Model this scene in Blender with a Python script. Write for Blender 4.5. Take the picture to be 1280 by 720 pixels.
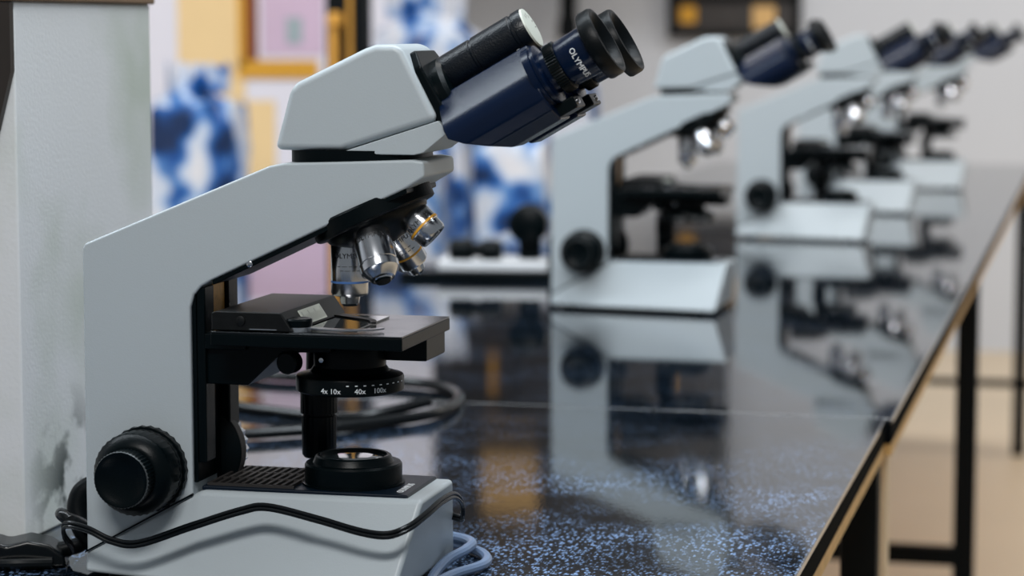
import bpy, bmesh, math, random
from mathutils import Vector, Matrix, noise
random.seed(7)
for o in list(bpy.data.objects): bpy.data.objects.remove(o, do_unlink=True)
scene = bpy.context.scene
COL = scene.collection
TZ = 0.76                      # bench top height

# ------------------------------------------------------------------ camera
cam_d = bpy.data.cameras.new('camera'); cam = bpy.data.objects.new('camera', cam_d); COL.objects.link(cam)
scene.camera = cam
F_PX = 3000.0
cam_d.sensor_width = 36.0; cam_d.lens = 36.0 * F_PX / 1280.0
pitch = math.atan(324 / F_PX); yaw = math.atan(745 / F_PX * math.cos(pitch))
cam.location = (0.53217, -1.47559, TZ + 0.36)
fwd = Vector((-math.sin(yaw) * math.cos(pitch), math.cos(yaw) * math.cos(pitch), -math.sin(pitch)))
cam.rotation_euler = fwd.to_track_quat('-Z', 'Y').to_euler()
cam_d.clip_start = 0.05; cam_d.clip_end = 60
cam_d.dof.use_dof = True; cam_d.dof.focus_distance = 1.545; cam_d.dof.aperture_fstop = 6.6

# ------------------------------------------------------------------ world, lights, exposure
w = bpy.data.worlds.new('room_light'); scene.world = w; w.use_nodes = True
bg = w.node_tree.nodes['Background']; bg.inputs[0].default_value = (0.86, 0.94, 1.0, 1); bg.inputs[1].default_value = 0.17
def area(name, loc, target, sx, sy, power, col):
    l = bpy.data.lights.new(name, 'AREA'); l.shape = 'RECTANGLE'; l.size = sx; l.size_y = sy; l.energy = power; l.color = col
    o = bpy.data.objects.new(name, l); COL.objects.link(o); o.location = loc
    o.rotation_euler = (Vector(target) - Vector(loc)).to_track_quat('-Z', 'Y').to_euler()
    return o
area('ceiling_lamp_near', (0.25, -1.75, 2.55), (0.03, 0.0, 0.9), 0.9, 0.30, 29, (1.0, 0.99, 0.97))
area('ceiling_lamp_over', (-0.7, 0.25, 2.75), (-0.7, 0.25, 0.8), 4.3, 0.28, 62, (0.84, 0.93, 1.0))
area('ceiling_lamp_middle', (0.35, 1.3, 2.9), (0.1, 2.6, 0.8), 1.2, 0.4, 26, (1.0, 0.98, 0.96))
area('ceiling_lamp_far', (0.4, 4.8, 2.9), (0.4, 5.6, 0.8), 2.2, 0.5, 32, (0.97, 0.98, 1.0))
area('ceiling_lamp_side', (-1.3, 2.4, 2.9), (-1.4, 4.2, 0.9), 1.2, 0.4, 42, (1.0, 0.98, 0.97))
area('window_daylight', (2.6, 4.4, 2.3), (0.9, 6.0, 0.0), 1.6, 1.4, 36, (1.0, 0.92, 0.80))
vs = scene.view_settings
vs.view_transform = 'Standard'; vs.look = 'None'; vs.gamma = 1.0; vs.use_curve_mapping = False; vs.exposure = 0.24

# ------------------------------------------------------------------ materials
def lin(r, g, b):
    f = lambda c: (c / 255 / 12.92) if c / 255 <= 0.04045 else ((c / 255 + 0.055) / 1.055) ** 2.4
    return (f(r), f(g), f(b))
def mat(name, col, rough=0.5, metal=0.0, spec=0.5, var=0.08, scale=40.0, bump=0.0, bscale=400.0, coat=0.0, rvar=0.0, emit=None):
    m = bpy.data.materials.new(name); m.use_nodes = True
    nt = m.node_tree; b = nt.nodes['Principled BSDF']
    tc = nt.nodes.new('ShaderNodeTexCoord')
    n = nt.nodes.new('ShaderNodeTexNoise'); n.inputs['Scale'].default_value = scale; n.inputs['Detail'].default_value = 4
    nt.links.new(tc.outputs['Object'], n.inputs['Vector'])
    mr = nt.nodes.new('ShaderNodeMix'); mr.data_type = 'RGBA'
    mr.inputs[6].default_value = tuple(c * (1 - var) for c in col) + (1,)
    mr.inputs[7].default_value = tuple(min(1, c * (1 + var)) for c in col) + (1,)
    nt.links.new(n.outputs['Fac'], mr.inputs[0]); nt.links.new(mr.outputs[2], b.inputs['Base Color'])
    b.inputs['Roughness'].default_value = rough; b.inputs['Metallic'].default_value = metal
    b.inputs['Specular IOR Level'].default_value = spec; b.inputs['Coat Weight'].default_value = coat
    if rvar:
        ma = nt.nodes.new('ShaderNodeMapRange'); ma.inputs[3].default_value = max(0, rough - rvar); ma.inputs[4].default_value = rough + rvar
        nt.links.new(n.outputs['Fac'], ma.inputs[0]); nt.links.new(ma.outputs[0], b.inputs['Roughness'])
    if bump:
        n2 = nt.nodes.new('ShaderNodeTexNoise'); n2.inputs['Scale'].default_value = bscale; n2.inputs['Detail'].default_value = 2
        nt.links.new(tc.outputs['Object'], n2.inputs['Vector'])
        bu = nt.nodes.new('ShaderNodeBump'); bu.inputs['Strength'].default_value = bump; bu.inputs['Distance'].default_value = 0.0006
        nt.links.new(n2.outputs['Fac'], bu.inputs['Height']); nt.links.new(bu.outputs[0], b.inputs['Normal'])
    if emit:
        b.inputs['Emission Color'].default_value = (*emit, 1); b.inputs['Emission Strength'].default_value = 1
    return m
M = {}
M['paint'] = mat('grey_white_enamel', lin(178, 187, 192), 0.38, bump=0.12, bscale=900, var=0.025, scale=9)
M['black'] = mat('black_plastic', lin(2, 9, 12), 0.32, spec=0.13, var=0.2, bump=0.15, bscale=1200)
M['satin'] = mat('blue_black_satin_metal', lin(3, 18, 42), 0.24, spec=0.24, var=0.12, bump=0.12, bscale=1500)
M['leather'] = mat('black_grained_grip', lin(3, 9, 18), 0.34, spec=0.35, var=0.2, bump=0.4, bscale=900)
M['chrome'] = mat('brushed_chrome', lin(205, 207, 212), 0.2, 1.0, var=0.04, rvar=0.05, scale=120)
M['brass'] = mat('greasy_brass', lin(205, 152, 66), 0.42, 0.3, var=0.35, scale=260)
M['blueband'] = mat('blue_ring_paint', lin(70, 110, 170), 0.35)
M['yellowband'] = mat('yellow_ring_paint', lin(235, 170, 50), 0.35)
M['white_ink'] = mat('white_lettering', lin(232, 236, 240), 0.5, var=0.02)
M['black_ink'] = mat('black_lettering', lin(22, 24, 26), 0.5)
M['rubber'] = mat('black_rubber', lin(3, 7, 10), 0.4, spec=0.16, var=0.15, bump=0.2)
M['plate'] = mat('navy_black_plate', lin(6, 19, 32), 0.35, spec=0.3, var=0.25, scale=60)
M['vent'] = mat('dusty_brown_black_grille', lin(40, 37, 36), 0.6, var=0.4, scale=150)
M['stage'] = mat('black_stage_top', lin(12, 17, 20), 0.17, spec=0.85, var=0.15, rvar=0.05)
M['holder'] = mat('worn_black_holder', lin(14, 16, 17), 0.42, var=0.6, scale=220, spec=0.22)
M['scale'] = mat('ivory_scale_strip', lin(205, 210, 200), 0.4)
M['cord'] = mat('black_cord_jacket', lin(5, 9, 12), 0.26, spec=0.35)
M['greycord'] = mat('grey_blue_cord_jacket', lin(105, 125, 155), 0.35)
M['glass'] = bpy.data.materials.new('dark_coated_glass'); M['glass'].use_nodes = True
_b = M['glass'].node_tree.nodes['Principled BSDF']; _b.inputs['Base Color'].default_value = (*lin(40, 48, 52), 1); _b.inputs['Roughness'].default_value = 0.04
_b.inputs['Specular IOR Level'].default_value = 1.0; _b.inputs['Coat Weight'].default_value = 1.0
M['blackmetal'] = mat('black_painted_steel', lin(5, 9, 12), 0.6, spec=0.12, var=0.2)
M['rimgrey'] = mat('worn_grey_metal', lin(96, 100, 102), 0.35, 0.6, var=0.3, scale=200)
M['edgeband'] = mat('worn_black_edge', lin(8, 11, 13), 0.9, spec=0.03, var=0.3, scale=90)
M['beige'] = mat('beige_painted_wood', lin(222, 200, 168), 0.5, scale=20)
M['wood'] = mat('yellow_plywood_edge', lin(205, 165, 105), 0.6, var=0.35, scale=55, bump=0.4, bscale=200)
M['wall'] = mat('pale_grey_wall_paint', lin(194, 197, 203), 0.8, var=0.03, scale=3, bump=0.1, bscale=120)
M['floor'] = mat('tan_floor', lin(214, 194, 166), 0.45, var=0.06, scale=3)
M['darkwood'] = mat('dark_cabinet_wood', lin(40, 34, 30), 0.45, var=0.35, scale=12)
M['capwood'] = mat('brown_cap_wood', lin(128, 104, 80), 0.6, var=0.3, scale=30)
M['white_box'] = mat('white_enamel', lin(215, 218, 222), 0.4, var=0.03)
M['cabtop'] = mat('grey_laminate', lin(190, 194, 202), 0.4, var=0.05)
M['peach'] = mat('peach_paper', lin(232, 202, 150), 0.8, var=0.06, scale=8)
M['lilac'] = mat('lilac_paper', lin(200, 176, 196), 0.8, var=0.09, scale=6)
M['paper'] = mat('white_paper', lin(222, 220, 228), 0.8, var=0.03, scale=8)
M['ochre'] = mat('ochre_card', lin(205, 150, 40), 0.7, var=0.15, scale=7)
M['rust'] = mat('brown_card', lin(120, 55, 14), 0.7, var=0.2)
M['sage'] = mat('grey_green_card', lin(150, 165, 168), 0.7)
M['blue'] = mat('blue_plastic', lin(24, 84, 160), 0.4)

# --- table top: black resin with dust
def table_material(name, dust):
    m = bpy.data.materials.new(name); m.use_nodes = True
    nt = m.node_tree; b = nt.nodes['Principled BSDF']; L = nt.links.new
    tc = nt.nodes.new('ShaderNodeTexCoord')
    big = nt.nodes.new('ShaderNodeTexNoise'); big.inputs['Scale'].default_value = 8.0; big.inputs['Detail'].default_value = 5
    mp = nt.nodes.new('ShaderNodeMapping'); mp.inputs['Scale'].default_value = (1.0, 0.5, 1.0); L(tc.outputs['Object'], mp.inputs['Vector'])
    fine = nt.nodes.new('ShaderNodeTexNoise'); fine.inputs['Scale'].default_value = 330; fine.inputs['Detail'].default_value = 2; L(mp.outputs[0], fine.inputs['Vector'])
    vo = nt.nodes.new('ShaderNodeTexVoronoi'); vo.inputs['Scale'].default_value = 500; L(mp.outputs[0], vo.inputs['Vector'])
    L(tc.outputs['Object'], big.inputs['Vector'])
    r1 = nt.nodes.new('ShaderNodeMapRange'); r1.inputs[1].default_value = 0.40; r1.inputs[2].default_value = 0.66
    r2 = nt.nodes.new('ShaderNodeMapRange'); r2.inputs[1].default_value = 0.05; r2.inputs[2].default_value = 0.55
    L(big.outputs['Fac'], r1.inputs[0])
    sc_ = nt.nodes.new('ShaderNodeSeparateColor'); L(vo.outputs['Color'], sc_.inputs[0])       # each grain its own size
    gs = nt.nodes.new('ShaderNodeMath'); gs.operation = 'SUBTRACT'; L(sc_.outputs[0], gs.inputs[0]); L(vo.outputs['Distance'], gs.inputs[1]); L(gs.outputs[0], r2.inputs[0])
    mu = nt.nodes.new('ShaderNodeMath'); mu.operation = 'MULTIPLY'; L(r1.outputs[0], mu.inputs[0]); L(r2.outputs[0], mu.inputs[1])
    m2 = nt.nodes.new('ShaderNodeMath'); m2.operation = 'MULTIPLY'; L(mu.outputs[0], m2.inputs[0])
    sx = nt.nodes.new('ShaderNodeSeparateXYZ'); L(tc.outputs['Object'], sx.inputs[0])       # dust lies thickest at the near end
    ry = nt.nodes.new('ShaderNodeMapRange'); ry.inputs[1].default_value = 0.84; ry.inputs[2].default_value = 0.45; ry.inputs[3].default_value = 0.12 * dust; ry.inputs[4].default_value = dust
    L(sx.outputs['Y'], ry.inputs[0]); L(ry.outputs[0], m2.inputs[1])
    mix = nt.nodes.new('ShaderNodeMix'); mix.data_type = 'RGBA'
    mix.inputs[6].default_value = (*lin(6, 12, 18), 1); mix.inputs[7].default_value = (*lin(150, 185, 235), 1)
    L(m2.outputs[0], mix.inputs[0]); L(mix.outputs[2], b.inputs['Base Color'])
    rr = nt.nodes.new('ShaderNodeMapRange'); rr.inputs[3].default_value = 0.03 + 0.015 * dust; rr.inputs[4].default_value = 0.05 + 0.05 * dust
    L(r1.outputs[0], rr.inputs[0]); L(rr.outputs[0], b.inputs['Roughness'])
    b.inputs['Specular IOR Level'].default_value = 0.9; b.inputs['IOR'].default_value = 1.55
    bu = nt.nodes.new('ShaderNodeBump'); bu.inputs['Strength'].default_value = 0.08 * dust; bu.inputs['Distance'].default_value = 0.0004
    L(fine.outputs['Fac'], bu.inputs['Height']); L(bu.outputs[0], b.inputs['Normal'])
    return m
M['top_near'] = table_material('dusty_black_resin', 0.9)
M['top_far'] = table_material('polished_black_resin', 0.12)

# --- plastered post: pale paint with grey blotches, mould specks low down
def post_material():
    m = bpy.data.materials.new('stained_white_paint'); m.use_nodes = True
    nt = m.node_tree; b = nt.nodes['Principled BSDF']; L = nt.links.new
    tc = nt.nodes.new('ShaderNodeTexCoord')
    n1 = nt.nodes.new('ShaderNodeTexNoise'); n1.inputs['Scale'].default_value = 7; n1.inputs['Detail'].default_value = 3
    n2 = nt.nodes.new('ShaderNodeTexNoise'); n2.inputs['Scale'].default_value = 38; n2.inputs['Detail'].default_value = 6
    for n in (n1, n2): L(tc.outputs['Object'], n.inputs['Vector'])
    r1 = nt.nodes.new('ShaderNodeMapRange'); r1.inputs[1].default_value = 0.45; r1.inputs[2].default_value = 0.72; L(n1.outputs['Fac'], r1.inputs[0])
    mix = nt.nodes.new('ShaderNodeMix'); mix.data_type = 'RGBA'
    mix.inputs[6].default_value = (*lin(222, 224, 226), 1); mix.inputs[7].default_value = (*lin(190, 199, 188), 1); L(r1.outputs[0], mix.inputs[0])
    # mould stain: centred low on the side face
    sub = nt.nodes.new('ShaderNodeVectorMath'); sub.operation = 'DISTANCE'; sub.inputs[1].default_value = (-0.2, 0.135, 0.03); L(tc.outputs['Object'], sub.inputs[0])
    r2 = nt.nodes.new('ShaderNodeMapRange'); r2.inputs[1].default_value = 0.075; r2.inputs[2].default_value = 0.015; L(sub.outputs['Value'], r2.inputs[0])
    r3 = nt.nodes.new('ShaderNodeMapRange'); r3.inputs[1].default_value = 0.48; r3.inputs[2].default_value = 0.6; L(n2.outputs['Fac'], r3.inputs[0])
    mu = nt.nodes.new('ShaderNodeMath'); mu.operation = 'MULTIPLY'; L(r2.outputs[0], mu.inputs[0]); L(r3.outputs[0], mu.inputs[1])
    mix2 = nt.nodes.new('ShaderNodeMix'); mix2.data_type = 'RGBA'; mix2.inputs[7].default_value = (*lin(70, 78, 76), 1)
    L(mu.outputs[0], mix2.inputs[0]); L(mix.outputs[2], mix2.inputs[6]); L(mix2.outputs[2], b.inputs['Base Color'])
    b.inputs['Roughness'].default_value = 0.7
    n3 = nt.nodes.new('ShaderNodeTexNoise'); n3.inputs['Scale'].default_value = 350; L(tc.outputs['Object'], n3.inputs['Vector'])
    bu = nt.nodes.new('ShaderNodeBump'); bu.inputs['Strength'].default_value = 0.22; bu.inputs['Distance'].default_value = 0.001
    L(n3.outputs['Fac'], bu.inputs['Height']); L(bu.outputs[0], b.inputs['Normal'])
    return m
M['post'] = post_material()

# --- printed plastic film: white with blue print
def bag_material(name, seed, lo, dark=False):
    m = bpy.data.materials.new(name); m.use_nodes = True
    nt = m.node_tree; b = nt.nodes['Principled BSDF']; L = nt.links.new
    tc = nt.nodes.new('ShaderNodeTexCoord'); mp = nt.nodes.new('ShaderNodeMapping'); mp.inputs['Location'].default_value = (seed, seed * 1.7, seed * 0.3)
    L(tc.outputs['Object'], mp.inputs['Vector'])
    n = nt.nodes.new('ShaderNodeTexNoise'); n.inputs['Scale'].default_value = 9; n.inputs['Detail'].default_value = 1.5; L(mp.outputs[0], n.inputs['Vector'])
    cr = nt.nodes.new('ShaderNodeValToRGB'); e = cr.color_ramp.elements
    e[0].position = 0.0; e[0].color = (*lin(190, 197, 208), 1); e[1].position = 1.0; e[1].color = (*lin(10, 40, 80), 1)
    for p, c in ((lo - 0.10, (205, 206, 212)), (lo, (176, 190, 210)), (lo + 0.04, (90, 135, 190)), (lo + 0.09, (20, 78, 150)), (lo + 0.16, (8, 36, 75))):
        k = e.new(p); k.color = (*lin(*c), 1)
    L(n.outputs['Fac'], cr.inputs[0]); L(cr.outputs[0], b.inputs['Base Color'])
    b.inputs['Roughness'].default_value = 0.3
    return m
for i, lo in enumerate((0.45, 0.47, 0.50, 0.46, 0.50, 0.53)): M['bag%d' % i] = bag_material('blue_printed_film_%d' % i, 3.1 * i + 1, lo)

# ------------------------------------------------------------------ mesh helpers
def finish(name, bm, material, parent=None, smooth=True, angle=35, bevel=0, seg=3):
    bmesh.ops.recalc_face_normals(bm, faces=bm.faces)
    me = bpy.data.meshes.new(name); bm.to_mesh(me); bm.free()
    if smooth:
        for p in me.polygons: p.use_smooth = True
        me.set_sharp_from_angle(angle=math.radians(angle))
    me.materials.append(M[material] if isinstance(material, str) else material)
    o = bpy.data.objects.new(name, me); COL.objects.link(o)
    if parent: o.parent = parent
    if bevel:
        md = o.modifiers.new('edge_rounding', 'BEVEL'); md.width = bevel; md.segments = seg; md.limit_method = 'ANGLE'; md.angle_limit = math.radians(25); md.harden_normals = True
    return o
def box(bm, x0, x1, y0, y1, z0, z1):
    vs_ = [bm.verts.new((x, y, z)) for x in (x0, x1) for y in (y0, y1) for z in (z0, z1)]
    for f in ((0, 1, 3, 2), (4, 6, 7, 5), (0, 4, 5, 1), (2, 3, 7, 6), (0, 2, 6, 4), (1, 5, 7, 3)): bm.faces.new([vs_[i] for i in f])
def Box(name, x0, x1, y0, y1, z0, z1, m, parent=None, bevel=0, seg=2):
    bm = bmesh.new(); box(bm, x0, x1, y0, y1, z0, z1); return finish(name, bm, m, parent, True, 35, bevel, seg)
def prism(bm, prof, y0, y1):            # prof: (x, z) polygon extruded along y
    a = [bm.verts.new((x, y0, z)) for x, z in prof]; b = [bm.verts.new((x, y1, z)) for x, z in prof]
    bm.faces.new(a); bm.faces.new(b[::-1])
    for i in range(len(prof)):
        j = (i + 1) % len(prof); bm.faces.new((a[i], b[i], b[j], a[j]))
def frame(d):
    d = Vector(d).normalized(); s = Vector((0, 1, 0)) if abs(d.y) < 0.9 else Vector((0, 0, 1))
    e1 = s.cross(d).normalized(); e2 = d.cross(e1); return d, e1, e2
def lathe(bm, org, axis, prof, n=40, teeth=0, depth=0.0, trange=None):   # prof: (t, r)
    d, e1, e2 = frame(axis); org = Vector(org); rings = []
    for t, r in prof:
        if r <= 1e-6: rings.append([bm.verts.new(org + d * t)]); continue
        ring = []
        for i in range(n):
            a = 2 * math.pi * i / n; rr = r
            if teeth and trange and trange[0] <= t <= trange[1] and (i % 2): rr -= depth
            ring.append(bm.verts.new(org + d * t + (e1 * math.cos(a) + e2 * math.sin(a)) * rr))
        rings.append(ring)
    for A, B in zip(rings, rings[1:]):
        for i in range(n):
            j = (i + 1) % n
            if len(A) == 1 and len(B) == 1: continue
            if len(A) == 1: bm.faces.new((A[0], B[i], B[j]))
            elif len(B) == 1: bm.faces.new((A[i], A[j], B[0]))
            else: bm.faces.new((A[i], A[j], B[j], B[i]))
    if len(rings[0]) > 1: bm.faces.new(rings[0])
    if len(rings[-1]) > 1: bm.faces.new(rings[-1])
def Lathe(name, org, axis, prof, m, parent=None, n=40, teeth=0, depth=0, trange=None, angle=35):
    bm = bmesh.new(); lathe(bm, org, axis, prof, n, teeth, depth, trange); return finish(name, bm, m, parent, True, angle)
def spline(pts, sub=8, closed=False):
    P = [Vector(p) for p in pts]; out = []
    n = len(P); rng = range(n if closed else n - 1)
    for i in rng:
        p0 = P[(i - 1) % n] if (closed or i > 0) else P[0]; p1 = P[i]; p2 = P[(i + 1) % n]; p3 = P[(i + 2) % n] if (closed or i < n - 2) else P[-1]
        for k in range(sub):
            t = k / sub
            out.append(0.5 * ((2 * p1) + (p2 - p0) * t + (2 * p0 - 5 * p1 + 4 * p2 - p3) * t * t + (3 * p1 - p0 - 3 * p2 + p3) * t ** 3))
    if not closed: out.append(P[-1])
    return out
def tube(bm, path, r, n=10):
    prev = None; up = Vector((0, 0, 1)); rings = []
    for i, p in enumerate(path):
        t = (path[min(i + 1, len(path) - 1)] - path[max(i - 1, 0)]).normalized()
        e1 = (up - t * up.dot(t))
        if e1.length < 1e-4: e1 = Vector((1, 0, 0)) - t * t.x
        e1.normalize(); up = e1; e2 = t.cross(e1)
        rings.append([bm.verts.new(p + (e1 * math.cos(2 * math.pi * k / n) + e2 * math.sin(2 * math.pi * k / n)) * r) for k in range(n)])
    for A, B in zip(rings, rings[1:]):
        for k in range(n): bm.faces.new((A[k], A[(k + 1) % n], B[(k + 1) % n], B[k]))
    bm.faces.new(rings[0]); bm.faces.new(rings[-1])
def text_verts(txt, size, thick=0.00015):
    cu = bpy.data.curves.new('t', 'FONT'); cu.body = txt; cu.size = size; cu.extrude = thick; cu.align_x = 'CENTER'; cu.align_y = 'CENTER'; cu.resolution_u = 2
    o = bpy.data.objects.new('t', cu); COL.objects.link(o)
    dg = bpy.context.evaluated_depsgraph_get(); me = bpy.data.meshes.new_from_object(o.evaluated_get(dg))
    bpy.data.objects.remove(o, do_unlink=True); bpy.data.curves.remove(cu)
    return me
def Text(name, txt, size, fn, m, parent):       # fn maps (x, y, z) of flat text to space
    me = text_verts(txt, size)
    for v in me.vertices: v.co = fn(v.co.x, v.co.y, v.co.z)
    me.materials.clear(); me.materials.append(M[m]); o = bpy.data.objects.new(name, me); COL.objects.link(o); o.parent = parent
    return o
def empty(name, loc, label=None, cat=None, group=None, rz=0):
    o = bpy.data.objects.new(name, None); COL.objects.link(o); o.location = loc; o.rotation_euler.z = rz; o.empty_display_size = 0.05
    return tag(o, label, cat, group)
def tag(o, label=None, cat=None, group=None, kind=None):
    if label: o['label'] = label
    if cat: o['category'] = cat
    if group: o['group'] = group
    if kind: o['kind'] = kind
    return o
def copy_tree(o, parent=None):
    c = o.copy(); COL.objects.link(c); c.parent = parent
    for ch in list(o.children): copy_tree(ch, c)
    return c

# ------------------------------------------------------------------ setting
tag(Box('floor', -5, 4, -3, 7.0, -0.1, 0, 'floor'), 'tan floor of the laboratory', kind='structure')
tag(Box('wall_back', -5, 4, 7.0, 7.15, 0, 3.3, 'wall'), 'pale grey far wall of the laboratory', kind='structure')
tag(Box('wall_left', -3.15, -3.0, -3, 7.0, 0, 3.3, 'wall'), 'pale grey side wall', kind='structure')

# bench: two tops, wooden lipping, legs
def bench(name, y0, y1, xe, topmat, label, legs, stretchers):
    r = empty(name, (0.0, (y0 + y1) / 2, 0), label, 'bench', 'black topped laboratory benches')
    cy = (y0 + y1) / 2
    Box('worktop', -0.50, xe, y0 - cy, y1 - cy, TZ - 0.006, TZ, topmat, r, 0.0015)
    Box('top_edge_band', -0.4995, xe - 0.0005, y0 - cy + 0.0005, y1 - cy - 0.0005, TZ - 0.024, TZ - 0.006, 'edgeband', r, 0.001)
    Box('wood_lipping', -0.499, xe - 0.001, y0 - cy + 0.004, y1 - cy - 0.004, TZ - 0.036, TZ - 0.024, 'wood', r)
    for x in (-0.49, xe - 0.033):
        for y in legs: Box('leg', x, x + 0.033, y - cy - 0.016, y - cy + 0.016, 0, TZ - 0.036, 'blackmetal', r, 0.002)
    for y, z, h, x0, x1 in stretchers: Box('stretcher', x0, x1, y - cy - 0.011, y - cy + 0.011, z - h / 2, z + h / 2, 'blackmetal', r, 0.002)
    return r
bench('lab_bench', -1.1, 0.746, 0.341, 'top_near', 'dusty near bench with a black top and worn wooden edge', (-1.0, 0.69), ((0.69, 0.42, 0.03, -0.47, 0.31),))
fb = bench('lab_bench', 0.749, 5.05, 0.347, 'top_far', 'polished far bench with a black top behind the seam', (2.34, 4.92), ((2.34, 0.285, 0.03, -0.47, 0.32), (4.92, 0.19, 0.018, 0.09, 0.42)))
Box('leg', 0.312, 0.341, 0.775 - 2.8995, 0.805 - 2.8995, 0, TZ - 0.036, 'beige', fb, 0.002)

# post standing on the bench
r = empty('white_post', (0, 0, TZ), 'stained white post with a wooden cap behind the nearest microscope', 'post')
Box('post_body', -0.46, -0.2, 0.058, 0.302, 0, 0.379, 'post', r, 0.002)
Box('wood_cap', -0.47, -0.197, 0.05, 0.306, 0.379, 0.6, 'capwood', r, 0.002)
bm = bmesh.new(); prism(bm, [(-0.44, 0.378), (-0.2005, 0.378), (-0.2005, 0.331), (-0.2115, 0.291), (-0.25, 0.17), (-0.44, 0.1)], 0.052, 0.058)  # thin dark wedge laid over the upper part of the near face
finish('dark_wedge', bm, 'darkwood', r)['label'] = 'dark slanted wedge'

# ------------------------------------------------------------------ the microscope
T = math.radians(30); UX = Vector((math.cos(T), 0, math.sin(T))); VX = Vector((-math.sin(T), 0, math.cos(T))); OB = Vector((0.12, 0, 0.325))
def uvw(u, v, y): p = OB + UX * u + VX * v; return Vector((p.x, y, p.z))
GROUP = 'microscopes in a row on the bench'
def make_microscope():
    R = empty('microscope', (0, 0, TZ))
    # ---- base
    bm = bmesh.new()
    def ring(s):
        return [bm.verts.new(p) for p in [(-0.1115, s * 0.0375, 0.018), (-0.036, s * 0.0375, 0.0595), (-0.030, s * 0.038, 0.063), (0.106, s * 0.038, 0.0635), (0.119, s * 0.037, 0.0635),
                                          (0.109, s * 0.076, 0.005), (-0.03, s * 0.056, 0.005), (-0.1115, s * 0.041, 0.005)]]
    n_ = ring(-1); f_ = ring(1)
    for s in (n_, f_):
        bm.faces.new((s[0], s[1], s[6], s[7])); bm.faces.new((s[1], s[2], s[6])); bm.faces.new((s[2], s[3], s[4], s[5], s[6]))
    for i in range(8):
        j = (i + 1) % 8; bm.faces.new((n_[i], n_[j], f_[j], f_[i]))
    finish('base', bm, 'paint', R, bevel=0.0035, seg=3, angle=40)
    for sd in (-1, 1):
        bm = bmesh.new(); prism(bm, [(-0.1118, 0.0176), (-0.0362, 0.0592), (-0.0367, 0.0604), (-0.1118, 0.0188)], sd * 0.0350, sd * 0.0382); finish('base_seam', bm, 'black', R)
    for x, y in ((-0.09, 0.03), (-0.09, -0.03), (0.085, 0.05), (0.085, -0.05)):
        Lathe('foot', (x, y, 0), (0, 0, 1), [(0, 0.008), (0.006, 0.009)], 'rubber', R, 16)
    # ---- base plate with grille and lettering
    bm = bmesh.new(); prism(bm, [(-0.031, 0.062), (0.100, 0.062), (0.108, 0.062), (0.108, 0.0655), (-0.031, 0.0655)], -0.0345, 0.0345)
    pl = finish('base_plate', bm, 'plate', R, bevel=0.0012)
    for i in range(11):
        x = -0.027 + i * 0.0054
        Box('vent_slat', x, x + 0.0022, -0.031, 0.031, 0.0655, 0.0675, 'vent', pl)
    for y in (-0.032, -0.011, 0.010, 0.030): Box('vent_slat', -0.028, 0.031, y, y + 0.002, 0.0655, 0.0672, 'vent', pl)
    Text('lettering', 'OLYMPUS', 0.0068, lambda x, y, z: Vector((0.1005 - y, x - 0.012, 0.0657 + z)), 'white_ink', pl)
    # ---- lamp
    lamp = Lathe('lamp_collar', (0.0613, 0, 0.0655), (0, 0, 1), [(0, 0.0335), (0.0012, 0.0335), (0.0014, 0.0318), (0.0125, 0.0318), (0.0138, 0.0308), (0.014, 0.0265), (0.0145, 0.0262), (0.018, 0.0248), (0.0188, 0.0235), (0.0186, 0.0220), (0.0165, 0.0215)], 'black', R, 64)
    Lathe('lamp_lens', (0.0613, 0, 0.0815), (0, 0, 1), [(0, 0.0214), (0.0008, 0.0205), (0.0018, 0.012), (0.0022, 0)], 'glass', lamp, 40)
    # ---- arm
    bm = bmesh.new()
    prism(bm, [(-0.1115, 0.006), (-0.1108, 0.2185), (-0.109, 0.2215), (0.018, 0.2735), (0.028, 0.2755), (0.112, 0.2785), (0.120, 0.2775), (0.1205, 0.268), (0.108, 0.2605),
               (-0.022, 0.1995), (-0.029, 0.1955), (-0.034, 0.190), (-0.0365, 0.182), (-0.0365, 0.006)], -0.036, 0.036)
    arm = finish('arm', bm, 'paint', R, bevel=0.0022, seg=3)
    bm = bmesh.new(); prism(bm, [(0.108, 0.2605), (-0.022, 0.1995), (-0.0215, 0.1965), (0.1085, 0.2575)], -0.0345, 0.0345)
    finish('arm_underside', bm, 'black', arm, bevel=0.0006)
    Lathe('underside_screw', (0.004, -0.0345, 0.2106), (0, -1, 0), [(0, 0.002), (0.001, 0.002), (0.0014, 0.0012), (0.0014, 0)], 'chrome', arm, 16)
    # ---- slide on the column front
    sl = Box('slide_plate', -0.0366, -0.0335, -0.0335, 0.0335, 0.067, 0.193, 'black', R, 0.0008)
    Box('brass_rail', -0.0335, -0.0290, -0.0145, 0.0065, 0.160, 0.199, 'brass', sl, 0.0006)
    Box('slide_guide', -0.0335, -0.0270, 0.0085, 0.0265, 0.08, 0.2015, 'black', sl, 0.0012)
    Box('slide_guide', -0.0335, -0.0275, -0.0335, -0.0165, 0.08, 0.195, 'black', sl, 0.0012)
    # ---- focus knobs
    for s in (-1, 1):
        k = Lathe('coarse_focus_knob', (-0.0678, s * 0.036, 0.0755), (0, s, 0), [(0, 0.0262), (0.003, 0.0268), (0.009, 0.0268), (0.0095, 0.0256), (0.0105, 0.0256), (0.011, 0.0272), (0.024, 0.0272), (0.0255, 0.0262), (0.031, 0.0205), (0.0315, 0.0185)], 'black', R, 72, 1, 0.0007, (0.0109, 0.0241))
        Lathe('fine_focus_knob', (-0.0678, s * 0.0665, 0.0755), (0, s, 0), [(0, 0.0178), (0.001, 0.0184), (0.0125, 0.0184), (0.0138, 0.0176), (0.0136, 0.0158), (0.0128, 0.0145), (0.0112, 0.008), (0.0108, 0)], 'black', k, 96, 1, 0.0008, (0.0009, 0.0126))
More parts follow.
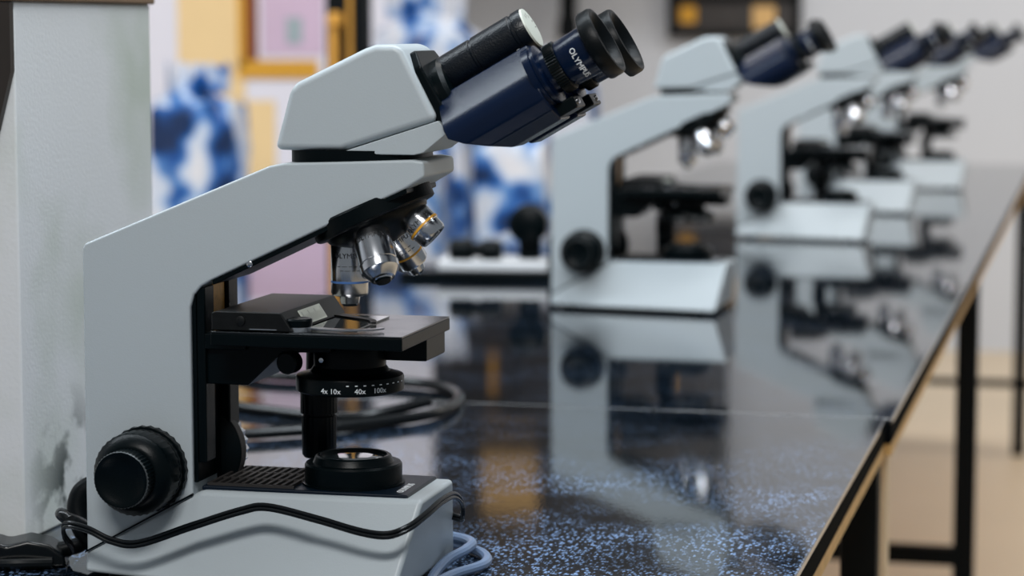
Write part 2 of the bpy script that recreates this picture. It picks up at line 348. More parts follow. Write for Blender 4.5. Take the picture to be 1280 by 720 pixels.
        Lathe('fine_knob_rim', (-0.0678, s * 0.0665, 0.0755), (0, s, 0), [(0.0095, 0.0172), (0.0119, 0.0180), (0.0121, 0.01855), (0.0131, 0.01855), (0.0137, 0.0179), (0.0100, 0.0172)], "rimgrey", k, 96, 1, 0.0007, (0.012, 0.0132))
        Lathe('tension_ring', (-0.0678, s * 0.0365, 0.0755), (0, s, 0), [(0, 0.0285), (0.004, 0.0285), (0.0045, 0.0275)], 'black', k, 60, 1, 0.0008, (0.0, 0.0041))
    fw = Lathe('focus_wheel', (-0.050, 0.008, 0.080), (0, 1, 0), [(0, 0.029), (0.001, 0.0305), (0.0105, 0.0305), (0.0115, 0.029)], 'black', R, 64)
    Lathe('wheel_rim', (-0.050, 0.0095, 0.080), (0, 1, 0), [(0, 0.0303), (0.0002, 0.0309), (0.0068, 0.0309), (0.007, 0.0303)], 'vent', fw, 64)
    Lathe('wheel_gear', (-0.050, 0.0215, 0.080), (0, 1, 0), [(0, 0.0295), (0.0055, 0.0295)], 'chrome', fw, 60, 1, 0.0018, (0, 0.006))
    # ---- stage
    st = Box('stage', -0.0137, 0.1125, -0.060, 0.052, 0.161, 0.1688, 'black', R, 0.0006)
    Box('stage_top_plate', -0.0135, 0.1123, -0.0598, 0.0518, 0.1688, 0.170, 'stage', st, 0.0004)
    Box('lower_stage_plate', 0.045, 0.110, 0.004, 0.049, 0.146, 0.161, 'black', st, 0.001)
    bm = bmesh.new(); prism(bm, [(-0.033, 0.161), (0.056, 0.161), (0.056, 0.1545), (0.0235, 0.1535), (0.0, 0.1315), (-0.033, 0.1315)], -0.030, 0.030)
    finish('stage_bracket', bm, 'black', R, bevel=0.001)
    Box('bracket_plate', -0.028, 0.0, -0.034, 0.034, 0.1545, 0.165, 'black', st, 0.001)
    bm = bmesh.new(); prism(bm, [(-0.0137, 0.1705), (-0.0137, 0.1815), (-0.011, 0.1825), (0.0325, 0.1825), (0.0405, 0.1705)], -0.058, 0.050)
    h = finish('specimen_holder', bm, 'holder', st, bevel=0.0008)
    nx, nz = 0.012, 0.008; ln = math.hypot(nx, nz); nx /= ln; nz /= ln
    def slope(x, y, z):       # text plane on the inclined side: x along y, y up the slope
        return Vector((0.0367 - y * 0.5547 + nx * (0.0006 + z), x, 0.1762 + y * 0.832 + nz * (0.0006 + z)))
    bm = bmesh.new(); vs_ = [bm.verts.new(slope(a, b_, c)) for a in (-0.030, 0.012) for b_ in (-0.0052, 0.0052) for c in (-0.0004, 0.0003)]
    for f in ((0, 1, 3, 2), (4, 6, 7, 5), (0, 4, 5, 1), (2, 3, 7, 6), (0, 2, 6, 4), (1, 5, 7, 3)): bm.faces.new([vs_[i] for i in f])
    sc = finish('scale_strip', bm, 'scale', h)
    for i in range(13):
        a = -0.027 + i * 0.003; b1 = 0.0035 if i % 4 == 0 else 0.001
        bm = bmesh.new(); vs_ = [bm.verts.new(slope(a + p, q, 0.0004)) for p, q in ((0, -0.004), (0.0006, -0.004), (0.0006, b1), (0, b1))]; bm.faces.new(vs_)
        finish('scale_mark', bm, 'black_ink', sc, False)
    Lathe('holder_screw', (0.006, -0.058, 0.177), (0, -1, 0), [(0, 0.003), (0.0012, 0.003), (0.0016, 0.002), (0.0016, 0)], 'holder', h, 16)
    Box('holder_slot', 0.012, 0.030, -0.0588, -0.058, 0.1716, 0.1722, 'chrome', h)
    ck = Lathe('clip_knob', (0.041, -0.048, 0.170), (0, 0, 1), [(0, 0.0065), (0.0035, 0.0065), (0.0036, 0.0085), (0.0075, 0.0088), (0.0085, 0.008), (0.0082, 0.005), (0.008, 0)], 'black', st, 36)
    Lathe('clip_knob_collar', (0.041, -0.048, 0.1702), (0, 0, 1), [(0, 0.0082), (0.003, 0.0082), (0.0032, 0.007)], 'chrome', ck, 30)
    def blade(name, pts, wd, z0, z1, m):
        bm = bmesh.new(); P = spline([Vector((a, b_, 0)) for a, b_ in pts], 6); top = []; 
        for i, p in enumerate(P):
            t = (P[min(i + 1, len(P) - 1)] - P[max(i - 1, 0)]).normalized(); nrm = Vector((-t.y, t.x, 0)); ww = wd * (1 - 0.6 * i / len(P))
            top.append([bm.verts.new((q.x, q.y, z)) for z in (z0, z1) for q in (p - nrm * ww, p + nrm * ww)])
        for A, B in zip(top, top[1:]):
            for i, j in ((0, 1), (1, 3), (3, 2), (2, 0)): bm.faces.new((A[i], A[j], B[j], B[i]))
        bm.faces.new([top[0][i] for i in (0, 1, 3, 2)]); bm.faces.new([top[-1][i] for i in (0, 1, 3, 2)])
        return finish(name, bm, m, st)
    blade('slide_clip', [(0.043, -0.040), (0.055, -0.045), (0.07, -0.047), (0.086, -0.042), (0.092, -0.034)], 0.004, 0.1712, 0.1722, 'chrome')
    blade('slide_clip', [(0.043, 0.028), (0.057, 0.018), (0.072, 0.006), (0.078, -0.008)], 0.004, 0.1712, 0.1722, 'holder')
    Box('glass_slide', 0.044, 0.076, -0.036, 0.034, 0.1702, 0.1712, 'glass', st)
    # stage drive
    dk = Lathe('stage_drive_knob', (0.0245, 0.040, 0.132), (0, 0, -1), [(-0.02, 0.008), (0.0, 0.0085), (0.0005, 0.0115), (0.003, 0.0125), (0.028, 0.0125), (0.0285, 0.0105), (0.0295, 0.0105), (0.030, 0.0118), (0.056, 0.0115), (0.058, 0.010)], 'black', R, 48, 1, 0.0005, (0.0029, 0.0561))
    # ---- condenser
    co = Lathe('condenser', (0.0594, 0, 0.161), (0, 0, -1), [(0, 0.0215), (0.004, 0.0235), (0.018, 0.0235), (0.0215, 0.026), (0.024, 0.0345), (0.0252, 0.0352), (0.0335, 0.0352), (0.0345, 0.034), (0.0348, 0.02)], 'black', R, 72, 1, 0.0004, (0.0251, 0.029))
    def wrap(x, y, z, rr, zc, a0):
        a = a0 + x / rr; return Vector((0.0594 + math.cos(a) * (rr + z), math.sin(a) * (rr + z), zc + y))
    for i, (t_, a_) in enumerate((('4x', -100), ('10x', -88), ('40x', -62), ('100x', -40))):
        Text('lettering', t_, 0.0048, lambda x, y, z, a_=a_: wrap(x, y, z + 0.0003, 0.0352, 0.1302, math.radians(a_)), 'white_ink', co)
    for i in range(9):
        a = math.radians(-75 + i * 9)
        Text('lettering', '-', 0.007, lambda x, y, z, a=a: wrap(x, y, z + 0.0003, 0.0352, 0.1345, a), 'white_ink', co)
    kn = Lathe('condenser_clamp_screw', (0.030, -0.022, 0.1475), (-0.15, -1, 0), [(0, 0.004), (0.004, 0.004), (0.0045, 0.0072), (0.013, 0.0072), (0.0138, 0.0062), (0.0138, 0)], 'black', R, 30)
    for z in (0.1555, 0.1485): Lathe('bracket_screw', (0.0475, -0.0225, z), (0, -1, 0), [(0, 0.0016), (0.0012, 0.0016), (0.0015, 0)], 'chrome', co, 12)
    # ---- nosepiece
    t_ = math.radians(24); ax = Vector((math.sin(t_), 0, -math.cos(t_))); CN = Vector((0.0760, 0, 0.2422))
    no = Lathe('nosepiece', CN, ax, [(-0.0065, 0.030), (-0.0063, 0.0395), (-0.005, 0.0410), (0.004, 0.0410), (0.005, 0.0395), (0.0055, 0.0365)], 'black', R, 120, 1, 0.0006, (-0.0051, 0.0041))
    Lathe('turret', CN, ax, [(0.0054, 0.0350), (0.008, 0.0340), (0.013, 0.027), (0.020, 0.014), (0.022, 0.006), (0.0222, 0)], 'black', no, 48)
    perp = Vector((math.cos(t_), 0, math.sin(t_))); yv = Vector((0, 1, 0))
    spec = [(180, 'blueband', 0.0410, 0.0122, '40'), (270, None, 0.0400, 0.0122, '100'), (0, 'yellowband', 0.0245, 0.0112, '4'), (90, 'yellowband', 0.0375, 0.0112, '10')]
    for ang, band, Lg, rr, mg in spec:
        a = math.radians(ang); e = perp * math.cos(a) + yv * math.sin(a)
        P = CN + ax * 0.0075 + e * 0.0212; d = (ax * math.cos(t_) + e * math.sin(t_)).normalized()
        ob = empty('objective_pivot', (0, 0, 0))
        if mg == '100': prof = [(-0.004, 0.0095), (0.0015, 0.0098), (0.0017, rr - 0.0004), (0.0025, rr), (0.0265, rr), (0.027, rr - 0.0006), (0.0278, rr - 0.0006), (0.0283, rr + 0.0004), (0.0325, rr + 0.0002), (0.0335, rr - 0.0012), (0.038, 0.0078), (0.0385, 0.006), (Lg - 0.0008, 0.0056)]
        elif mg == '4': prof = [(-0.004, 0.0095), (0.0015, 0.0098), (0.0017, rr - 0.0004), (0.0025, rr), (0.0165, rr), (0.017, rr - 0.0008), (0.0230, rr - 0.0010), (Lg, rr - 0.002), (Lg, 0.0075), (Lg - 0.004, 0.0065)]
        else: prof = [(-0.004, 0.0095), (0.0015, 0.0098), (0.0017, rr - 0.0004), (0.0025, rr), (Lg - 0.0045, rr), (Lg - 0.003, rr - 0.0007), (Lg - 0.0022, 0.0085), (Lg - 0.002, 0.0068), (Lg + 0.0025, 0.006), (Lg + 0.003, 0.004)]
        bpy.data.objects.remove(ob, do_unlink=True)
        body = Lathe('objective', P, d, prof, 'chrome', R, 48)
        Lathe('objective_collar', P, d, [(-0.003, 0.0104), (0.0016, 0.0106), (0.0018, 0.0098)], 'black', body, 40)
        if band: Lathe('colour_band', P, d, [(Lg - 0.0125 if mg != '4' else 0.0145, rr), (Lg - 0.0124 if mg != '4' else 0.0146, rr + 0.00025), (Lg - 0.0112 if mg != '4' else 0.0160, rr + 0.00025), (Lg - 0.0111 if mg != '4' else 0.0161, rr)], band, body, 48)
        Lathe('front_lens', P, d, [(Lg + (0.003 if mg in '4010' and mg != '4' else -0.0012), 0.0055), (Lg + (0.0042 if mg in '4010' and mg != '4' else 0.0004), 0.0046), (Lg + (0.0044 if mg in '4010' and mg != '4' else 0.0006), 0)], 'glass' if mg != '100' else 'black', body, 24)
        dd, e1, e2 = frame(d)
        # lettering wraps round the barrel on the camera side
        side = Vector((0.25, -1, 0)); side = (side - d * side.dot(d)).normalized(); tan = d.cross(side)
        if tan.x < 0: tan = -tan
        def obw(x, y, z, P=P, d=d, side=side, tan=tan, rr=rr, t0=0.012):
            q = x / rr; return P + d * (t0 - y) + (side * math.cos(q) + tan * math.sin(q)) * (rr + 0.0001 + z)
        Text('lettering', 'OLYMPUS', 0.0046, lambda x, y, z: obw(x, y, z), 'black_ink', body)
        if mg in ('40', '10'):
            for kx, t0 in ((-0.001, 0.0185), (0.001, 0.0212)):
                Text('lettering', '-- --- -- --', 0.0036, lambda x, y, z, kx=kx, t0=t0: obw(x + kx, y, z, t0=t0), 'black_ink', body)
    # ---- head
    bm = bmesh.new(); q_ = [[bm.verts.new((0.069 + 0.0435 * math.copysign(abs(math.cos(a)) ** 0.6, math.cos(a)), 0.0345 * math.copysign(abs(math.sin(a)) ** 0.6, math.sin(a)), z)) for a in [2 * math.pi * k / 40 for k in range(40)]] for z in (0.2738, 0.2838)]
    bm.faces.new(q_[0]); bm.faces.new(q_[1])
    for i in range(40): bm.faces.new((q_[0][i], q_[0][(i + 1) % 40], q_[1][(i + 1) % 40], q_[1][i]))
    finish('head_ring', bm, 'black', R)
    bm = bmesh.new()
    prism(bm, [(0.0205, 0.2835), (0.0315, 0.3225), (0.036, 0.3265), (0.080, 0.3475), (0.088, 0.3502), (0.1015, 0.3505), (0.1062, 0.3465), (0.1285, 0.3035), (0.0655, 0.2835)], -0.034, 0.034)
    hd = finish('head', bm, 'paint', R, bevel=0.0048, seg=4)
    bm = bmesh.new()
    prism(bm, [(0.0580, 0.2815), (0.0610, 0.2829), (0.0657, 0.2829), (0.1287, 0.3030), (0.1345, 0.2975), (0.1335, 0.2945), (0.119, 0.2830), (0.113, 0.2815)], -0.0338, 0.0338)
    finish('head_lower_cover', bm, 'paint', hd, bevel=0.0022, seg=3)
    # ---- binocular
    bm = bmesh.new(); vs_ = []
    for u in (-0.006, 0.003):
        vs_.append([bm.verts.new(uvw(u, v, y)) for v, y in ((0.0235, -0.022), (0.0235, 0.022), (0.012, 0.030), (-0.030, 0.030), (-0.0345, 0.022), (-0.0345, -0.022), (-0.030, -0.030), (0.012, -0.030))])
    bm.faces.new(vs_[0]); bm.faces.new(vs_[1])
    for i in range(8): bm.faces.new((vs_[0][i], vs_[0][(i + 1) % 8], vs_[1][(i + 1) % 8], vs_[1][i]))
    finish('binocular_mount', bm, 'black', R, bevel=0.0015)
    Lathe('binocular_pivot', uvw(0, -0.012, 0), UX, [(0, 0.0265), (0.008, 0.0265), (0.0105, 0.024), (0.011, 0.01)], 'black', R, 48)
    hg = Lathe('binocular_hinge', uvw(0, 0.0008, 0), UX, [(-0.003, 0.0128), (0.001, 0.0140), (0.0305, 0.0140), (0.031, 0.0132), (0.0325, 0.0132), (0.033, 0.0142), (0.060, 0.0142), (0.0606, 0.0134), (0.0625, 0.0134), (0.063, 0.0142), (0.0685, 0.0142), (0.0695, 0.0137)], 'leather', R, 48)
    Lathe('hinge_cap', uvw(0.0695, 0.0008, 0), UX, [(0, 0.0136), (0.0012, 0.0133), (0.0015, 0.0122), (0.0015, 0)], 'scale', hg, 40)
    for i in range(5):
        q = math.radians(60 + i * 30)
        p = uvw(0.0711, 0.0008, 0) + (VX * math.sin(q) + Vector((0, -1, 0)) * math.cos(q)) * 0.0085
        bm = bmesh.new(); e1 = VX * math.sin(q) + Vector((0, -1, 0)) * math.cos(q); e2 = UX.cross(e1)
        bm.faces.new([bm.verts.new(p + e1 * a + e2 * b_) for a, b_ in ((-0.0014, -0.0003), (0.0014, -0.0003), (0.0014, 0.0003), (-0.0014, 0.0003))]); finish('scale_mark', bm, 'black_ink', hg, False)
    for s in (-1, 1):
        bm = bmesh.new()
        cs = [(0.011, -0.0095), (0.022, -0.0095), (0.0435, -0.0265), (0.0480, -0.0315), (0.0505, -0.0380), (0.0508, -0.0460), (0.0470, -0.0545), (0.037, -0.0615), (0.011, -0.0615)]
        def u0(v): return 0.0 if v > -0.0405 else (0.0 + ((-0.0405 - v) / 0.021) * 0.031)
        A = [bm.verts.new(uvw(u0(v), v, s * y)) for y, v in cs]
        B = [bm.verts.new(uvw(0.0665, v, s * y)) for y, v in cs]
        bm.faces.new(A); bm.faces.new(B)
        for i in range(len(cs)): bm.faces.new((A[i], A[(i + 1) % len(cs)], B[(i + 1) % len(cs)], B[i]))
        hs = finish('prism_housing', bm, 'satin', R, bevel=0.0012, angle=28)
        bm = bmesh.new(); q_ = [[bm.verts.new(uvw(u, v, s * y)) for v, y in ((-0.0600, 0.012), (-0.0520, 0.012), (-0.0520, 0.036), (-0.0600, 0.036))] for u in (0.060, 0.0790)]
        bm.faces.new(q_[0]); bm.faces.new(q_[1])
        for i in range(4): bm.faces.new((q_[0][i], q_[0][(i + 1) % 4], q_[1][(i + 1) % 4], q_[1][i]))
        finish('housing_lip', bm, 'black', hs, bevel=0.0012)
        Lathe('lip_screw', uvw(0.0790, -0.056, s * 0.028), UX, [(0, 0.0022), (0.0010, 0.0022), (0.0014, 0)], 'chrome', hs, 12)
        Lathe('housing_screw', uvw(0.060, -0.0095, s * 0.019), VX, [(0, 0.0013), (0.0006, 0.0013), (0.0009, 0)], 'chrome', hs, 12)
        ep = Lathe('eyepiece', uvw(0, -0.033, s * 0.031), UX, [(0.064, 0.0205), (0.0685, 0.0205), (0.069, 0.0192), (0.0698, 0.0192), (0.0702, 0.0202), (0.0718, 0.0202), (0.0723, 0.0168), (0.0731, 0.0140), (0.0770, 0.0140), (0.0840, 0.0146), (0.0850, 0.0152), (0.1000, 0.0156), (0.1035, 0.0158), (0.1055, 0.0165)], 'satin', R, 56)
        Lathe('diopter_ring', uvw(0, -0.033, s * 0.031), UX, [(0.0765, 0.0140), (0.0767, 0.0162), (0.0775, 0.0166), (0.0830, 0.0166), (0.0837, 0.0160), (0.0840, 0.0145)], 'black', ep, 110, 1, 0.0008, (0.0774, 0.0831))
        cup = Lathe('eyecup', uvw(0, -0.033, s * 0.031), UX, [(0.1030, 0.0160), (0.1036, 0.0195), (0.1046, 0.0220), (0.1060, 0.0226), (0.1125, 0.0225), (0.1140, 0.0217), (0.1142, 0.0195), (0.1132, 0.0178), (0.1090, 0.0145), (0.1080, 0.0112)], 'rubber', ep, 56)
        Lathe('eye_lens', uvw(0, -0.033, s * 0.031), UX, [(0.1081, 0.0111), (0.1090, 0.008), (0.1094, 0)], 'glass', cup, 32)
        if s == -1:
            cy_, cv = -0.031, -0.033
            def eyew(x, y, z):
                rr = 0.0157 + z; a = math.radians(112) + x / 0.0157
                # a measured from +v over the camera side downwards
                return uvw(0.0945 + y, cv + math.cos(a) * rr, cy_ - math.sin(a) * rr)
            Text('lettering', 'OLYMPUS', 0.0052, eyew, 'white_ink', ep)
    return R
S = make_microscope()
S['label'] = 'nearest grey white microscope in sharp focus with a cord around its base'; S['category'] = 'microscope'; S['group'] = GROUP
spots = [((-0.048, 1.573), 0, 'second microscope in the row with its base reflected in the polished bench'),
         ((0.030, 2.66), 0, 'third microscope in the row, half hidden behind the second one'),
         ((0.055, 3.30), 0, 'fourth microscope in the row, blurred between the third and the last'),
         ((0.110, 4.05), 0, 'farthest and smallest microscope at the end of the row')]
for (x, y), rz, lab in spots:
    c = copy_tree(S); c.location = (x, y, TZ); c.rotation_euler.z = rz; c['label'] = lab
    for ch in c.children:                      # their stages stand a little lower
        if ch.name.split('.')[0] in ('stage', 'stage_bracket', 'condenser', 'condenser_clamp_screw', 'stage_drive_knob'): ch.location.z -= 0.012

# ------------------------------------------------------------------ cords
def Cord(name, strands, r, m, label, cat='cord', part='strand'):
    rt = empty(name, (0, 0, TZ), label, cat)
    for pts in strands:
        bm = bmesh.new(); tube(bm, spline(pts, 8), r, 10); finish(part, bm, m, rt)
    return rt
fp = [(-0.150, 0.012, 0.004), (-0.138, 0.000, 0.012), (-0.1255, -0.040, 0.030), (-0.117, -0.056, 0.041), (-0.099, -0.062, 0.040), (-0.082, -0.064, 0.034), (-0.063, -0.064, 0.033), (-0.027, -0.064, 0.046), (0.005, -0.062, 0.057), (0.024, -0.062, 0.0605),
      (0.059, -0.066, 0.055), (0.088, -0.072, 0.050), (0.106, -0.073, 0.049), (0.1165, -0.062, 0.052), (0.1215, -0.040, 0.056), (0.1235, -0.010, 0.059), (0.1245, 0.016, 0.058), (0.1250, 0.034, 0.050), (0.124, 0.040, 0.040), (0.118, 0.050, 0.036), (0.090, 0.062, 0.040), (0.03, 0.066, 0.045)]
rt = Cord('twin_cable', [fp, [(a + 0.0006, b - 0.0012, c - 0.0024) for a, b, c in fp]], 0.0014, 'cord', 'thin black twin cord draped around the base of the nearest microscope')
loop = [(-0.132 + 0.004 * math.sin(k), -0.02 - 0.006 * k, 0.040 + 0.0) for k in range(1)]
bm = bmesh.new(); tube(bm, spline([(-0.118, 0.020, 0.047), (-0.128, 0.018, 0.051), (-0.137, 0.015, 0.046), (-0.139, 0.012, 0.034), (-0.134, 0.010, 0.022), (-0.126, 0.008, 0.014), (-0.117, 0.006, 0.012)], 8), 0.0075, 14)
finish('strain_relief', bm, 'rubber', rt)
bm = bmesh.new(); tube(bm, spline([(-0.117, -0.05, 0.041), (-0.124, -0.046, 0.044), (-0.130, -0.03, 0.040), (-0.128, 0.0, 0.026), (-0.127, 0.015, 0.010)], 8), 0.0042, 12); finish('cord_sleeve', bm, 'cord', rt)
# plug on the bench at the lower left
pg = empty('power_plug', (-0.163, -0.004, TZ), 'black plug and adaptor lying behind the nearest microscope', 'plug', rz=0.35)
bm = bmesh.new(); prism(bm, [(-0.034, 0.0), (-0.034, 0.014), (-0.026, 0.019), (-0.018, 0.016), (-0.004, 0.019), (0.010, 0.016), (0.020, 0.009), (0.022, 0.0)], -0.016, 0.016); finish('plug_body', bm, 'cord', pg, bevel=0.003)
bm = bmesh.new(); tube(bm, spline([(0.016, 0, 0.009), (0.028, 0.0, 0.012), (0.036, 0.004, 0.016)], 6), 0.0055, 12); finish('cord_sleeve', bm, 'rubber', pg)
bm = bmesh.new(); tube(bm, spline([(-0.03, -0.018, 0.004), (-0.01, -0.022, 0.005), (0.012, -0.018, 0.004)], 6), 0.0035, 10); finish('strand', bm, 'cord', pg)
Cord('looped_cable', [[(-0.46, 0.98, 0.006), (-0.325, 0.85, 0.006), (-0.24, 0.83, 0.006), (-0.146, 0.825, 0.006), (-0.091, 0.790, 0.006), (-0.062, 0.715, 0.006), (-0.068, 0.630, 0.006), (-0.115, 0.560, 0.006), (-0.16, 0.515, 0.006), (-0.24, 0.47, 0.006), (-0.33, 0.50, 0.006)],
                    [(-0.40, 0.74, 0.005), (-0.30, 0.665, 0.005), (-0.22, 0.625, 0.005), (-0.13, 0.60, 0.006), (-0.075, 0.66, 0.014)]], 0.0052, 'cord', 'thick black cord looped on the bench behind the nearest microscope')
Cord('grey_cable', [[(0.06, 0.13, 0.004), (0.10, 0.108, 0.004), (0.128, 0.080, 0.004), (0.136, 0.050, 0.004), (0.124, 0.015, 0.004), (0.118, -0.03, 0.004), (0.116, -0.10, 0.004)],
                   [(0.05, 0.115, 0.011), (0.095, 0.106, 0.010), (0.118, 0.085, 0.011), (0.121, 0.060, 0.011), (0.115, 0.035, 0.009), (0.114, 0.0, 0.0045), (0.124, -0.05, 0.004), (0.12, -0.10, 0.004)]], 0.0034, 'greycord', 'grey blue cord looped on the bench by the front of the nearest base')

# ------------------------------------------------------------------ instrument behind
ins = empty('instrument_box', (-0.32, 1.90, TZ), 'low white box with black round parts left of the second microscope', 'instrument', rz=0.12)
Box('black_base', -0.14, 0.09, -0.05, 0.05, 0, 0.012, 'black', ins, 0.003)
Box('white_body', -0.085, 0.075, -0.045, 0.045, 0.012, 0.028, 'white_box', ins, 0.004)
Lathe('black_barrel', (-0.030, -0.03, 0.042), (1, 0, 0), [(-0.04, 0.008), (-0.036, 0.016), (-0.008, 0.017), (-0.004, 0.010), (0.006, 0.010), (0.010, 0.015), (0.034, 0.015), (0.038, 0.010)], 'black', ins, 30)
Lathe('round_knob', (0.045, -0.04, 0.080), (0, 1, 0), [(0, 0.022), (0.004, 0.028), (0.035, 0.029), (0.040, 0.024)], 'black', ins, 40)
Box('knob_stem', 0.03, 0.062, -0.02, 0.0, 0.028, 0.075, 'black', ins, 0.004)
Box('upright', 0.074, 0.088, -0.03, 0.03, 0.012, 0.062, 'black', ins, 0.003)

# ------------------------------------------------------------------ background
ca = empty('side_cabinet', (-1.35, 4.0, 0), 'low white side cabinet carrying the blue printed bags', 'cabinet')
Box('cabinet_body', -0.85, 0.68, -0.40, 0.55, 0.06, 0.37, 'white_box', ca, 0.004)
Box('cabinet_top', -0.87, 0.70, -0.43, 0.57, 0.37, 0.40, 'cabtop', ca, 0.004)
Box('plinth', -0.83, 0.66, -0.36, 0.53, 0.0, 0.06, 'darkwood', ca)
for i in range(3):
    d_ = Box('cabinet_door', -0.84 + i * 0.508, -0.84 + i * 0.508 + 0.495, -0.42, -0.40, 0.08, 0.355, 'white_box', ca, 0.003)
    Box('handle', -0.84 + i * 0.508 + 0.43, -0.84 + i * 0.508 + 0.445, -0.44, -0.42, 0.20, 0.32, 'chrome', d_, 0.003)
def Bag(loc, sx, sy, sz, seed, m, label):
    rt = empty('plastic_bag', loc, label, 'bag', 'blue printed plastic bags on the side cabinet')
    bm = bmesh.new(); bmesh.ops.create_cube(bm, size=2); bmesh.ops.subdivide_edges(bm, edges=bm.edges, cuts=9, use_grid_fill=True)
    for v in bm.verts:
        p = v.co.copy(); n_ = p.normalized(); q = p.lerp(n_ * 1.12, 0.38)
        k = noise.noise(p * 1.6 + Vector((seed, 0, 0))) * 0.16 + noise.noise(p * 4.2 + Vector((0, seed, 0))) * 0.07
        q += n_ * k; v.co = (q.x * sx, q.y * sy, max(0, (q.z + 1) * sz))
    zt = max(v.co.z for v in bm.verts)
    b_ = finish('bag_body', bm, m, rt, angle=60)
    bm = bmesh.new(); n0 = 12; A = []; B = []
    for i in range(n0 + 1):
        x = (i / n0 - 0.5) * sx * 1.5; y = math.sin(i * 1.9 + seed) * 0.012
        A.append([bm.verts.new((x, y + t, zt - 0.035)) for t in (-0.004, 0.004)]); B.append([bm.verts.new((x * 1.06, y * 1.6 + t, zt + 0.03 + 0.008 * math.sin(i * 2.3 + seed))) for t in (-0.004, 0.004)])
    for i in range(n0):
        bm.faces.new((A[i][0], A[i + 1][0], B[i + 1][0], B[i][0])); bm.faces.new((A[i][1], A[i + 1][1], B[i + 1][1], B[i][1])); bm.faces.new((B[i][0], B[i + 1][0], B[i + 1][1], B[i][1])); bm.faces.new((A[i][0], A[i + 1][0], A[i + 1][1], A[i][1]))
    for i in (0, n0): bm.faces.new((A[i][0], A[i][1], B[i][1], B[i][0]))
    finish('bag_top_fold', bm, m, rt)
    return rt
Bag((-1.50, 3.74, 0.40), 0.105, 0.08, 0.285, 1.3, 'bag0', 'blue and white bag beside the white post, leftmost of the bags')
Bag((-1.02, 3.80, 0.40), 0.10, 0.08, 0.225, 4.7, 'bag1', 'blue spotted white bag seen behind the objectives of the nearest microscope')
Bag((-0.76, 3.80, 0.40), 0.085, 0.08, 0.245, 8.2, 'bag3', 'blue and white bag lowest beside the second microscope arm')
Bag((-1.10, 4.25, 0.40), 0.13, 0.09, 0.370, 11.9, 'bag2', 'tall white bag with pale blue print behind the nearest binocular head')
Bag((-0.78, 4.25, 0.40), 0.11, 0.09, 0.305, 15.4, 'bag4', 'tall white bag with few blue spots behind the nearest eyepieces')

# display board with coloured sheets
bd = empty('display_board', (-1.75, 4.75, 0), 'pale free standing display board behind the bags', 'board')
Box('panel', -0.62, 0.52, -0.015, 0.015, 0.25, 2.3, 'paper', bd, 0.003)
for x in (-0.6, 0.48): Box('leg', x, x + 0.03, 0.016, 0.05, 0, 2.32, 'cabtop', bd, 0.003)
for x in (-0.6, 0.48): Box('foot', x, x + 0.03, -0.22, 0.22, 0, 0.03, 'cabtop', bd, 0.003)
def Sheet(name, x0, x1, z0, z1, m, label, y=4.733, th=0.002, cat='paper'):
    return tag(Box(name, x0, x1, y - th, y, z0, z1, m), label, cat, 'coloured sheets on the display board')
Sheet('paper_sheet', -1.945, -1.750, 0.93, 1.5, 'peach', 'tall peach sheet left of the brown strip')
Sheet('paper_sheet', -1.885, -1.665, 0.70, 0.925, 'peach', 'peach sheet above the nearest microscope arm')
Sheet('paper_sheet', -1.700, -1.525, 1.05, 1.45, 'lilac', 'lilac sheet framed by the ochre angle strip')
Sheet('paper_sheet', -1.745, -1.335, 0.32, 0.69, 'lilac', 'large lilac sheet seen through the nearest microscope frame')
Sheet('paper_sheet', -1.905, -1.755, 0.32, 0.68, 'peach', 'small peach sheet low beside the large lilac sheet')
Sheet('card_patch', -1.630, -1.585, 1.08, 1.15, 'sage', 'small grey green patch on the framed lilac sheet', 4.7305, 0.002, 'card')
Sheet('card_patch', -1.775, -1.705, 0.585, 0.625, 'paper', 'small white label at the corner of the large lilac sheet', 4.7305, 0.002, 'card')
an = empty('angle_strip', (-1.725, 4.731, 1.035), 'ochre and brown angle strip bordering the framed lilac sheet', 'strip')
Box('upright_strip', -0.022, 0.012, -0.006, 0.0, 0.0, 0.5, 'rust', an, 0.002); Box('upright_edge', -0.045, -0.022, -0.005, 0.0, -0.02, 0.5, 'ochre', an, 0.002)
Box('lower_strip', -0.045, 0.185, -0.005, 0.0, -0.05, 0.0, 'ochre', an, 0.002)

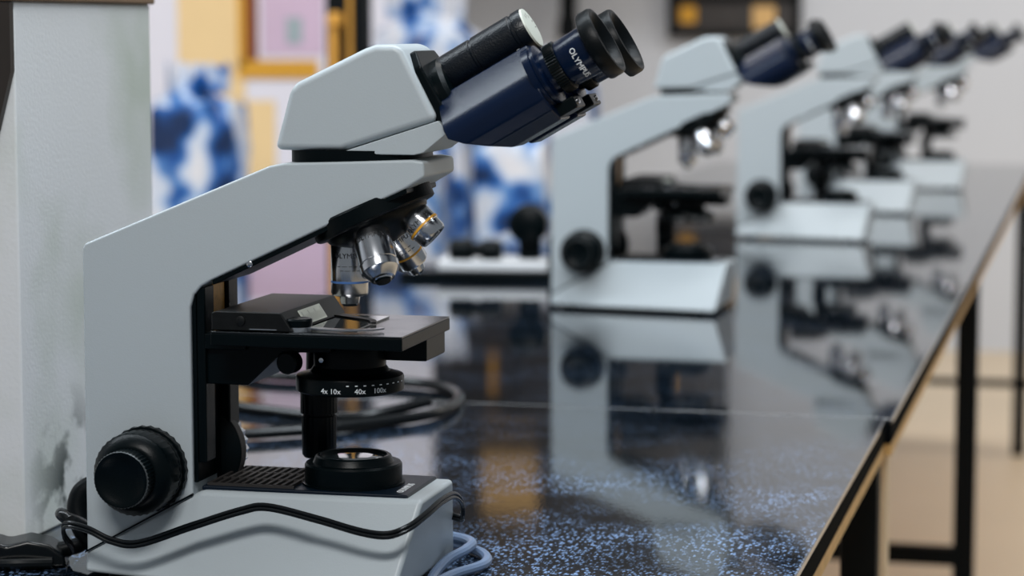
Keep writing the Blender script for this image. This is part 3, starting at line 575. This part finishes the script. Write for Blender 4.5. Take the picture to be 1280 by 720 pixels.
po = empty('dark_post', (-1.045, 3.45, 0), 'dark upright post with a brass pipe behind the nearest microscope head', 'post')
Box('post_body', -0.045, 0.045, -0.02, 0.03, 0, 2.2, 'blackmetal', po, 0.004)
bm = bmesh.new(); tube(bm, [Vector((-0.022, -0.032, 0)), Vector((-0.022, -0.032, 1.1)), Vector((-0.022, -0.032, 1.14))], 0.011, 16); finish('brass_pipe', bm, 'brass', po)
Lathe('pipe_cap', (-0.018, -0.034, 1.125), (0, 0, 1), [(0, 0.010), (0.003, 0.018), (0.022, 0.018), (0.030, 0.010)], 'brass', po, 20)
Box('trim_strip', 0.008, 0.016, -0.026, -0.02, 0.8, 2.2, 'brass', po)
cn = empty('wall_conduit', (-1.33, 6.90, 1.12), 'dark conduit below the wall cupboard above the nearest eyepieces', 'conduit')
Lathe('pipe', (0, 0, 0.0), (0, 0, 1), [(0, 0.030), (0.298, 0.030)], 'blackmetal', cn, 16); Lathe('end_fitting', (0, 0, -0.04), (0, 0, 1), [(0, 0.028), (0.01, 0.038), (0.07, 0.038), (0.08, 0.03)], 'blackmetal', cn, 16)

nb = empty('wall_board', (-0.76, 6.97, 1.30), 'dark framed board with amber items on the far wall above the second microscope', 'board')
Box('panel', -0.20, 0.23, -0.01, 0.02, -0.19, 0.085, 'darkwood', nb, 0.003)
for x0, x1, z0, z1 in ((-0.22, 0.25, -0.21, -0.19), (-0.22, 0.25, -0.085, -0.06), (-0.22, -0.195, -0.21, 0.10), (0.225, 0.25, -0.21, 0.10), (-0.22, 0.25, 0.08, 0.10)): Box('frame_bar', x0, x1, -0.03, 0.0, z0, z1, 'blackmetal', nb, 0.003)
for x, z, m_, s_ in ((-0.15, -0.13, 'ochre', 0.03), (0.0, -0.14, 'darkwood', 0.04), (0.12, -0.14, 'wood', 0.04), (0.02, 0.02, 'wood', 0.04)):
    Box('pinned_card', x - s_, x + s_, -0.016, -0.01, z - s_, z + s_, m_, nb, 0.002)
hc = empty('wall_cupboard', (-1.76, 6.79, 1.42), 'dark wooden cupboard hung high on the far wall', 'cupboard')
Box('cupboard_body', -1.0, 1.0, -0.2, 0.2, 0, 1.0, 'darkwood', hc, 0.004)
for i in range(3):
    d_ = Box('cupboard_door', -0.94 + i * 0.63, -0.94 + i * 0.63 + 0.61, -0.22, -0.2, 0.02, 0.98, 'darkwood', hc, 0.004)
    Box('door_panel', -0.94 + i * 0.63 + 0.12, -0.94 + i * 0.63 + 0.46, -0.23, -0.22, 0.36, 0.66, 'darkwood', d_, 0.003)
    Box('handle', -0.94 + i * 0.63 + 0.54, -0.94 + i * 0.63 + 0.56, -0.24, -0.22, 0.1, 0.25, 'brass', d_)
Box('amber_panel', 0.20, 0.40, -0.236, -0.2305, 0.46, 0.67, 'wood', hc, 0.001)
